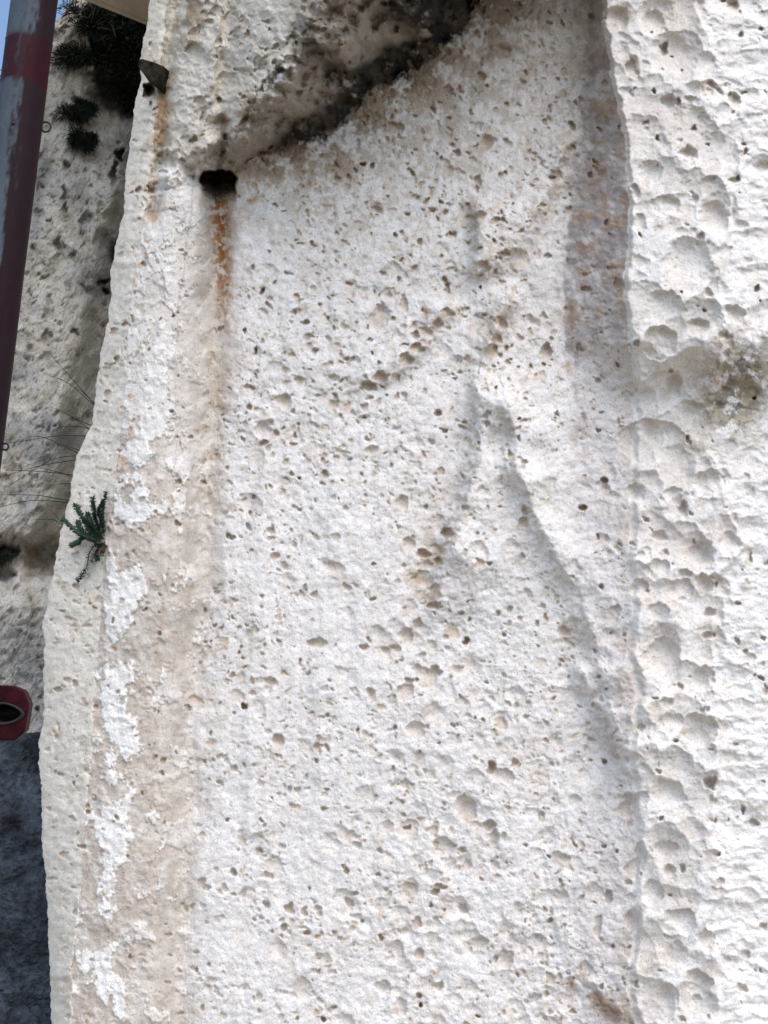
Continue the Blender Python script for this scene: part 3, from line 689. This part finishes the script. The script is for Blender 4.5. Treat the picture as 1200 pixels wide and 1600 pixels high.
# ------------------------------------------------------------------ dark boulders, lower left
def boulder(centre, size, seed, label, tilt=0.0):
    nu, nv = 240, 170
    out = []
    ca, sa = math.cos(tilt), math.sin(tilt)
    for i in range(nv + 1):
        th = math.pi * i / nv
        for j in range(nu):
            ph = 2 * math.pi * j / nu
            n = [math.sin(th) * math.cos(ph), math.sin(th) * math.sin(ph), math.cos(th)]
            g = [math.copysign(abs(c) ** 0.55, c) for c in n]
            m = max(abs(c) for c in g)
            p = Vector((g[0] * size[0], g[1] * size[1], g[2] * size[2]))
            f = mnoise.fractal(p * 3.0 + Vector((seed, 0, 0)), 1.0, 2.0, 5) * 0.06 + (abs(mnoise.noise(Vector((p.x * 5 + p.z * 4, p.y * 5, p.z * 14 - p.x * 7)) + Vector((seed, 9, 0)))) - 0.2) * 0.12 + abs(mnoise.noise(Vector((p.x * 16 + p.z * 12, p.y * 16, p.z * 34 - p.x * 20)) + Vector((seed, 4, 2)))) * 0.022
            p = p * (1 + f)
            out.append((p.x * ca - p.z * sa, p.y, p.x * sa + p.z * ca))
    fs = []
    for i in range(nv):
        for j in range(nu):
            j2 = (j + 1) % nu
            fs.append((i * nu + j, (i + 1) * nu + j, (i + 1) * nu + j2, i * nu + j2))
    o = mesh_from('boulder', np.array(out), np.array(fs), M_dark)
    o.location = Vector([float(v) for v in centre])
    tag(o, label, 'boulder', 'dark boulders at the foot of the cliff')
    return o
c = at(-40, 1110, 2.62)
boulder((c[0], c[1] + 0.25, c[2] - 0.50), (0.62, 0.42, 0.46), 3.0, 'big dark blue grey boulder just below the red scaffold fitting')
c = at(10, 1512, 2.5)
boulder((c[0] + 0.02, c[1] + 0.30, c[2] - 0.36), (0.55, 0.42, 0.34), 11.0, 'lower dark boulder at the bottom corner, sloping top edge', math.radians(-38))

# ------------------------------------------------------------------ scaffold pole
pd = 0.048 * FPX / 68.0
rc = np.array([(54 - 600) / FPX, 800 / FPX, -1.0]) @ RN.T * pd
pole_xy = (CAM + rc)[:2]
pole = empty('scaffold_pole', (pole_xy[0], pole_xy[1], 0), 'grey steel scaffold pole with worn dark red paint at the left edge', 'pole')
def pole_z(px_y):
    """height on the pole's axis seen at a photo row"""
    lo, hi = 0.0, 6.0
    for _ in range(50):
        m = (lo + hi) / 2
        q_ = (np.array([pole_xy[0], pole_xy[1], m]) - CAM) @ RN
        yy = 800 - FPX * q_[1] / -q_[2]
        if yy > px_y: lo = m
        else: hi = m
    return (lo + hi) / 2
zs = np.arange(0, 3.6, 0.004); na = 72
an = np.linspace(0, 2 * np.pi, na, endpoint=False)
A, Z = np.meshgrid(an, zs)
rad = 0.024 + 0.0002 * gn(A * 20, Z * 1000, 12, 60, 400)
tco = np.stack([rad * np.cos(A), rad * np.sin(A), Z], -1)
i = np.arange(len(zs) * na).reshape(len(zs), na); j = np.roll(i, -1, 1)
tf = np.stack([i[:-1], j[:-1], j[1:], i[1:]], -1).reshape(-1, 4)
to_cam = math.atan2(CAM[1] - pole_xy[1], CAM[0] - pole_xy[0])
da = (A - to_cam + np.pi) % (2 * np.pi) - np.pi              # positive = right side seen from the camera
mm = 0.8 * gn(A * 40, Z * 250, 14, 40, 410) + 0.6 * gn(A * 40, Z * 1000, 5, 14, 413) + 0.5 * gn(A * 40, Z * 700, 8, 30, 411) + 0.4 * gn(A * 60, Z * 1500, 6, 9, 412)
TC = np.ones(A.shape + (3,)) * np.array([0.072, 0.09, 0.108])
TC = mix(TC, (0.04, 0.043, 0.05), sm(0.2, 0.8, mm) * 0.6)
zk = sm(2.05, 2.75, Z)
redk = sm(-0.12, 0.16, da - (-0.12 + 0.50 * zk) + 0.28 * mm) * (np.abs(da) < 2.4)
TC = mix(TC, (0.012, 0.0007, 0.0017), redk * 0.93)
z0, z1 = pole_z(142), pole_z(70)
band = sm(z0 - .001, z0 + .001, Z + 0.002 * mm) * sm(z1 + .001, z1 - .001, Z)
TC = mix(TC, (0.030, 0.0016, 0.0055), band * (0.9 - 0.5 * sm(0.3, 0.8, mm)))
TC = mix(TC, (0.012, 0.007, 0.007), sm(0.35, 0.8, gn(A * 40, Z * 400, 9, 30, 415)) * redk * 0.6)
mesh_from('tube', tco.reshape(-1, 3), tf, M_pole, pole, TC.reshape(-1, 3))
# coupler: a collar round the pole and a chamfered lug with a bore
zc = pole_z(1110)
vv, ff = [], []
for k_, (r, z) in enumerate([(0.0242, -.026), (0.029, -.026), (0.031, -.022), (0.031, .022), (0.029, .026), (0.0242, .026)]):
    for s in range(40):
        a = 2 * math.pi * s / 40
        vv.append((r * math.cos(a), r * math.sin(a), z + zc))
    if k_:
        for s in range(40):
            s2 = (s + 1) % 40
            ff.append(((k_ - 1) * 40 + s, (k_ - 1) * 40 + s2, k_ * 40 + s2, k_ * 40 + s))
mesh_from('collar', np.array(vv), ff, M_red, pole)
rt = to_cam + math.radians(78)       # lug points to the right as seen
ax = Vector((math.cos(rt), math.sin(rt), 0)); fw = Vector((math.cos(rt - math.pi / 2), math.sin(rt - math.pi / 2), 0)); upv = Vector((0, 0, 1))
lc = ax * 0.0575 + upv * zc + fw * 0.004
octo = [(-.036, -.0250), (.013, -.0250), (.0215, -.016), (.0225, .010), (.016, .0225), (.005, .0265), (-.036, .0265)]
# outline resampled to match the bore
def resample(poly, n):
    P_ = poly + [poly[0]]
    L_ = [0]
    for a, b in zip(P_[:-1], P_[1:]): L_.append(L_[-1] + math.hypot(b[0] - a[0], b[1] - a[1]))
    return [(float(np.interp(L_[-1] * t / n, L_, [p[0] for p in P_])), float(np.interp(L_[-1] * t / n, L_, [p[1] for p in P_]))) for t in range(n)]
nO = 56
outer_ = resample(octo, nO)
def bore(s, n=1.0):
    out = []
    for (x, y) in outer_:
        a = math.atan2(y, x)
        r_ = s / (abs(math.cos(a) / 0.0165) ** 1.6 + abs(math.sin(a) / 0.0085) ** 1.6) ** (1 / 1.6)
        out.append((r_ * math.cos(a) - 0.001, r_ * math.sin(a)))
    return out
rings = [(outer_, -.012), (outer_, .010), ([(x * .95, y * .95) for x, y in outer_], .012), (bore(1.25), .012)]
vv, ff = [], []
for k_, (ring, dz) in enumerate(rings):
    for (x, y) in ring:
        vv.append(tuple(lc + ax * x + upv * y + fw * dz))
    if k_:
        for s in range(nO):
            s2 = (s + 1) % nO
            ff.append(((k_ - 1) * nO + s, (k_ - 1) * nO + s2, k_ * nO + s2, k_ * nO + s))
lug = mesh_from('coupler_lug', np.array(vv), ff, M_red, pole, smooth=False)
lug['label'] = 'dark red chamfered coupler lug with a bore'
vv, ff = [], []
lipr = [(bore(1.27), .0118), (bore(1.2), .0135), (bore(1.05), .0130), (bore(0.98), .009), (bore(0.93), -.03)]
for k_, (ring, dz) in enumerate(lipr):
    for (x, y) in ring:
        vv.append(tuple(lc + ax * x + upv * y + fw * dz))
    if k_:
        for s in range(nO):
            s2 = (s + 1) % nO
            ff.append(((k_ - 1) * nO + s, (k_ - 1) * nO + s2, k_ * nO + s2, k_ * nO + s))
ff.append(tuple((len(lipr) - 1) * nO + s for s in range(nO)))
mesh_from('bore_lip', np.array(vv), ff, M_bare, lug)
# two tie-wire loops and a rivet on the pole
def on_pole(px_y, ang, r):
    return Vector((r * math.cos(to_cam + ang), r * math.sin(to_cam + ang), pole_z(px_y)))
for (py, rr, t_) in ((189, 0.0058, 0.0011), (693, 0.0034, 0.0011)):
    c0 = on_pole(py, math.radians(86), 0.024 + rr * 0.55)
    loop = [c0 + ax * rr * math.cos(a) * 0.9 + upv * rr * math.sin(a) for a in np.linspace(0, 2 * math.pi, 22)]
    v_, f_ = tube(loop, t_, 6)
    mesh_from('wire_loop', np.array(v_), f_, M_bare, pole)
c0 = on_pole(211, math.radians(-12), 0.0238)
nrm = (c0 - Vector((0, 0, c0.z))).normalized()
v_, f_ = tube([c0, c0 + nrm * 0.0012, c0 + nrm * 0.002], [0.0022, 0.002, 0.0006], 12)
mesh_from('rivet', np.array(v_), f_, M_bare, pole)

LEAN = 0.0215                      # the pole leans a little to the right
ztop = pole_z(0)
pole.rotation_euler = (0, math.atan(LEAN), 0)
pole.location.x = pole_xy[0] - LEAN * ztop

# ------------------------------------------------------------------ canopy board overhead
H = 3.50
p1, p2 = atz(145.0, -2.0, H), atz(232.0, 33.0, H)
e = (p2 - p1) / np.linalg.norm(p2 - p1)
nrm = np.array([e[1], -e[0], 0.0])
if nrm[1] > 0: nrm = -nrm
a0 = p1 - e * 0.9; a1 = p2 + e * 0.16
w = nrm * 0.42
q8 = [a0, a1, a1 + w, a0 + w]
co = [tuple(v) for v in q8] + [tuple(v + np.array([0, 0, .07])) for v in q8]
cb = empty('canopy_board', (a0 + a1) / 2, 'buff canopy board seen from below at the top edge', 'canopy')
org = (a0 + a1) / 2
mesh_from('board', np.array(co), [(3, 2, 1, 0), (4, 5, 6, 7), (0, 1, 5, 4), (1, 2, 6, 5), (2, 3, 7, 6), (3, 0, 4, 7)], M_conc, cb, smooth=False, origin=org)
q8 = [a0 - nrm * 0.012, a1 - nrm * 0.012, a1 - nrm * 0.001, a0 - nrm * 0.001]
co = [tuple(v + np.array([0, 0, -.006])) for v in q8] + [tuple(v + np.array([0, 0, .08])) for v in q8]
mesh_from('edge_strip', np.array(co), [(3, 2, 1, 0), (4, 5, 6, 7), (0, 1, 5, 4), (1, 2, 6, 5), (2, 3, 7, 6), (3, 0, 4, 7)], M_conc, cb, smooth=False, origin=org)

# ------------------------------------------------------------------ timber stub wedged in the rock edge
def prism(front, back_):
    n = len(front)
    f = [tuple(range(n)), tuple(range(2 * n - 1, n - 1, -1))]
    for s in range(n):
        f.append((s, s + n, (s + 1) % n + n, (s + 1) % n))
    return np.array(list(front) + list(back_)), f
fr = [(214, 95), (221, 91), (238, 96), (256, 103), (251, 114), (244, 124), (238, 129), (231, 126), (225, 117), (218, 108)]
f3 = [at(x, y, 2.10 + 0.0010 * (x - 214)) for x, y in fr]
b3 = [p + np.array([0.035, 0.10, 0.012]) for p in f3]
co, f = prism(f3, b3)
stub = mesh_from('timber_stub', co, f, M_wood, smooth=False, origin=f3[3])
bv = stub.modifiers.new('bevel', 'BEVEL'); bv.width = 0.002; bv.segments = 2
tag(stub, 'short dark timber stub jutting from the rock edge, top left', 'timber')

# ------------------------------------------------------------------ vegetation
def leaf_quad(vv, ff, p, d, w_, n, l):
    """a small folded leaf from p along d"""
    s = d.cross(n).normalized() * w_
    b = len(vv)
    m = p + d * l * 0.55
    vv += [tuple(p), tuple(m + s + n * w_ * 0.3), tuple(p + d * l), tuple(m - s + n * w_ * 0.3)]
    ff += [(b, b + 1, b + 2), (b, b + 2, b + 3)]

# leafy succulent-looking plant with finger-like leafy shoots
root_px = (164, 846)
def surf_d(x, y):
    r = min(int(np.searchsorted(YS, y)), nr - 1); c_ = min(colindex(x, y), nc - 1)
    return 2.2 - D[r, c_] * PXM
rp = at(root_px[0], root_px[1], surf_d(*root_px) - 0.004)
plant = empty('spurge_plant', rp, 'small green leafy plant rooted in the rock edge with finger-like shoots', 'plant')
shoots = [[(160, 840), (140, 822), (131, 812), (119, 791)], [(158, 835), (150, 815), (147, 803), (145, 781)], [(163, 838), (160, 818), (160, 800), (165, 772)], [(163, 830), (158, 812), (154, 800), (160, 786)],
          [(158, 846), (140, 841), (122, 832), (100, 813)], [(158, 846), (138, 838), (126, 826), (123, 818)], [(160, 848), (132, 840), (124, 846), (114, 851)],
          [(160, 850), (148, 852), (139, 866), (136, 884), (128, 898), (121, 907)], [(161, 850), (150, 862), (147, 868), (143, 877)], [(163, 848), (156, 856), (152, 866), (152, 873)],
          [(162, 842), (146, 836), (138, 826), (136, 818)], [(163, 842), (152, 830), (143, 818), (138, 806)], [(164, 846), (160, 858), (158, 864), (163, 856)]]
for si, pts in enumerate(shoots):
    n = len(pts)
    p3 = []
    for k_, (x, y) in enumerate(pts):
        out = 0.006 + 0.034 * math.sin(math.pi * min(1, (k_ + 0.3) / n * 0.75)) * (0.7 + 0.5 * ((si * 37) % 10) / 10)
        if si in (7, 8): out *= 0.45
        p3.append(at(x, y, surf_d(max(x, np.interp(y, YS, sil_y) + 3), y) - out))
    path = spline(p3, 8)
    v_, f_ = tube([p - rp for p in path], list(np.linspace(0.0016, 0.0008, len(path))), 5)
    st_ = mesh_from('stem', np.array(v_), f_, M_stem, plant)
    vv, ff = [], []
    L_ = len(path)
    sparse = si in (7, 8)
    for k_ in range(2 if not sparse else 4, L_):
        p = Vector(path[k_] - rp); t = (Vector(path[min(k_ + 1, L_ - 1)]) - Vector(path[k_ - 1])).normalized()
        a_ = t.cross(Vector((0, -1, 0.2))).normalized(); b_ = t.cross(a_)
        taper = 1.0 if not sparse else 0.8
        for w_ in range(7 if not sparse else 4):
            ang = 2 * math.pi * (w_ / (7 if not sparse else 4)) + k_ * 0.9
            rd = a_ * math.cos(ang) + b_ * math.sin(ang)
            d_ = (rd * (0.8 if not sparse else 1.0) + t * U_(0.45, 0.9) * (1 if not sparse else 0.3)).normalized()
            leaf_quad(vv, ff, p + t * U_(-.002, .002), d_, U_(.0019, .0028), t, U_(.008, .0118) * taper)
    tip = Vector(path[-1] - rp)
    mesh_from('leaves', np.array(vv), ff, M_leaf if si not in (8, 12) else M_straw, st_, smooth=False)['kind'] = 'stuff'

# thin grass stalks leaning out from behind the rock edge
tufts = [('pair of thin grass stalks crossing above the others', [[(150, 634), (118, 598), (80, 555)], [(148, 634), (108, 600), (80, 587)], [(150, 632), (128, 612), (112, 600)]]),
         ('short grass tuft in the dark crevice, second from the top', [[(142, 672), (110, 650), (78, 635)], [(142, 671), (120, 666), (90, 667)], [(140, 664), (122, 656), (112, 653)]]),
         ('grass tuft with one long arched stalk reaching the pole', [[(134, 681), (90, 681), (50, 687), (12, 693)], [(126, 710), (75, 686), (53, 681)], [(125, 704), (108, 698), (95, 692)]]),
         ('widest grass tuft, four stalks crossing over the grey cliff', [[(124, 712), (92, 715), (63, 728), (5, 765)], [(122, 718), (67, 727), (5, 744)], [(114, 745), (92, 738), (35, 723)], [(114, 742), (67, 737), (7, 734)], [(114, 756), (96, 756), (80, 759)]]),
         ('lowest grass tuft, two nearly level stalks above the green plant', [[(112, 783), (58, 774), (3, 773)], [(108, 785), (50, 782), (0, 792)], [(98, 818), (86, 804), (78, 796)], [(98, 820), (82, 812), (58, 812)]])]
for label, stalks in tufts:
    rp = at(stalks[0][0][0], stalks[0][0][1], 2.37)
    t_ = empty('grass_tuft', rp, label, 'grass', 'grass tufts along the rock edge')
    for si, s_ in enumerate(stalks):
        n = len(s_)
        p3 = [at(x, y, 2.37 - (0.05 + 0.05 * si) * k_ / (n - 1)) - rp for k_, (x, y) in enumerate(s_)]
        path = spline(p3, 8)
        v_, f_ = tube(path, list(np.linspace(0.0011, 0.0005, len(path))), 4)
        mesh_from('blade', np.array(v_), f_, M_grass, t_)

def spiky(name, label, cat, cpx, dist, rx, ry_, n, lw, mat, seed, down=0.0, group=None, straw=0, clumps=5):
    """a bush of thin blades bursting out of several uneven clumps"""
    rs = random.Random(seed)
    c_ = at(cpx[0], cpx[1], dist)
    s_ = dist / FPX
    o = empty(name, c_, label, cat, group)
    cl = []
    for k_ in range(clumps):
        a = rs.uniform(0, 2 * math.pi); q_ = rs.uniform(0.15, 0.75)
        cl.append((Vector((math.cos(a) * rx * s_ * q_, rs.uniform(-0.3, 0.1) * rx * s_, math.sin(a) * ry_ * s_ * q_)), rs.uniform(0.35, 0.75)))
    def blades(n, mt, nm, ll=1.0):
        vv, ff = [], []
        for _ in range(n):
            cc_, sz = rs.choice(cl)
            d = Vector((rs.gauss(0, 1), rs.gauss(-0.35, 0.8), rs.gauss(0.1, 1))).normalized()
            q_ = rs.uniform(0.0, 0.8)
            base = cc_ + Vector((d.x * rx, d.y * rx, d.z * ry_)) * s_ * sz * q_
            d2 = (d + Vector((rs.gauss(0, .5), rs.gauss(0, .5), rs.gauss(0, .5)))).normalized()
            e_ = base + d2 * s_ * rs.uniform(4, 15) * ll
            e_.z -= down * (e_ - base).length
            mid = (base + e_) / 2 + Vector((0, 0, 0.12 * (e_ - base).length))
            sd = d2.cross(Vector((rs.uniform(-1, 1), rs.uniform(-1, 1), rs.uniform(-1, 1)))).normalized() * lw * rs.uniform(.6, 1.4)
            b = len(vv)
            vv += [tuple(base - sd), tuple(base + sd), tuple(mid + sd * .9), tuple(mid - sd * .9), tuple(e_)]
            ff += [(b, b + 1, b + 2, b + 3), (b + 3, b + 2, b + 4)]
        mesh_from(nm, np.array(vv), ff, mt, o, smooth=False)['kind'] = 'stuff'
    blades(n, mat, 'foliage')
    if straw: blades(straw, M_straw, 'dry_blades', 2.2)
    for cc_, sz in cl:
        v_, f_ = tube([(0, 0.06, -0.01), tuple(cc_ * 0.5 + Vector((0, 0.03, 0))), tuple(cc_)], [0.005, 0.004, 0.002], 5)
        mesh_from('stem', np.array(v_), f_, M_stem, o)
    return o

def cl_d(x, y):
    j_ = int(np.searchsorted(cx, x)); sy = sky_y[min(j_, ncx - 1)]
    i_ = min(max(int(np.searchsorted(ry, y - sy)), 0), nry - 1)
    return float(cdist[i_, min(j_, ncx - 1)])

g = 'tufts growing on the grey cliff'
spiky('cliff_bush', 'dark spiky bush on the grey cliff, the upper lobe beside the pole', 'bush', (124, 180), cl_d(126, 180) - 0.02, 38, 25, 3600, 0.0009, M_shrub, 1, 0.05, g)
spiky('cliff_bush', 'dark spiky bush hanging just below the upper round one', 'bush', (130, 216), cl_d(130, 215) - 0.02, 27, 28, 2600, 0.0009, M_shrub, 2, 0.3, g)
spiky('cliff_bush', 'dark green bush hanging from the shaded hollow near the canopy', 'bush', (188, 62), 2.78, 60, 54, 9500, 0.0016, M_shrub, 3, 0.25, g, 60, 16)
spiky('cliff_bush', 'dark drooping bush low in the shaded hollow by the timber stub', 'bush', (196, 130), 2.78, 38, 60, 7500, 0.0016, M_shrub, 4, 0.45, g, 0, 13)
spiky('cliff_bush', 'dark bush beside the red band of the pole', 'bush', (116, 86), cl_d(112, 78) - 0.03, 40, 24, 2400, 0.0012, M_shrub, 5, 0.3, g, 50, 6)
spiky('cliff_bush', 'tuft with straw blades on the skyline below the canopy', 'bush', (136, 34), cl_d(128, 26) - 0.03, 46, 28, 3000, 0.0012, M_shrub, 6, 0.1, g, 140, 8)
spiky('cliff_bush', 'small dark tuft in the cliff hollow at the left edge', 'bush', (6, 872), cl_d(6, 872) - 0.03, 22, 16, 900, 0.0010, M_shrub, 7, 0.2, g)

# tree on the skyline, cut by the left edge
td = 6.0
tb = at(-2, 235, td)
tree = empty('skyline_tree', tb, 'dark small tree on the skyline at the upper left edge', 'tree')
s_ = td / FPX
rs = random.Random(21)
v_, f_ = tube([(0, 0, -0.3), (0.02, 0, 0.12), (0.0, 0.0, 0.32), (0.03, 0, 0.48)], [0.04, 0.03, 0.02, 0.008], 8)
trunk = mesh_from('trunk', np.array(v_), f_, M_stem, tree)
vv, ff = [], []
for k_ in range(16):
    a = rs.uniform(0, 2 * math.pi); h0 = rs.uniform(0.08, 0.45); l = rs.uniform(0.10, 0.2)
    e_ = Vector((math.cos(a) * l, math.sin(a) * l, h0 + rs.uniform(0.05, 0.16)))
    v_, f_ = tube([(0.01, 0, h0), tuple(Vector((0.01, 0, h0)).lerp(e_, .5) + Vector((0, 0, .015))), tuple(e_)], [0.009, 0.006, 0.002], 5)
    mesh_from('limb', np.array(v_), f_, M_stem, trunk)
    for _ in range(480):
        t = rs.uniform(0.3, 1.1)
        p = Vector((0.01, 0, h0)).lerp(e_, t) + Vector((rs.gauss(0, .03), rs.gauss(0, .03), rs.gauss(0, .03)))
        d = Vector((rs.uniform(-1, 1), rs.uniform(-1, 1), rs.uniform(-.4, 1))).normalized()
        leaf_quad(vv, ff, p, d, 0.006, Vector((rs.uniform(-1, 1), -1, rs.uniform(-1, 1))).normalized(), 0.017)
mesh_from('crown', np.array(vv), ff, M_shrub, tree, smooth=False)['kind'] = 'stuff'
# two budding twigs against the sky
for (pts, lb) in (([(20, 75), (14, 66), (10, 61)], 'lower twig tip against the sky beside the pole'), ([(34, 50), (26, 40), (20, 34)], 'upper twig tip against the sky beside the pole')):
    rp = at(pts[0][0], pts[0][1], 2.9)
    tw = empty('twig', rp, lb, 'twig', 'twigs against the sky')
    low_ = at(pts[0][0] + 40, pts[0][1] + 70, 2.9)
    path = spline([low_ - rp] + [at(x, y, 2.9) - rp for x, y in pts], 6)
    v_, f_ = tube(path, 0.0013, 4)
    mesh_from('stem', np.array(v_), f_, M_stem, tw)
    e_ = path[-1]
    v_, f_ = tube([e_ - np.array([-.004, 0, .006]), e_, e_ + np.array([-.004, 0, .006])], [0.001, 0.0045, 0.001], 6)
    mesh_from('bud', np.array(v_), f_, M_shrub, tw)
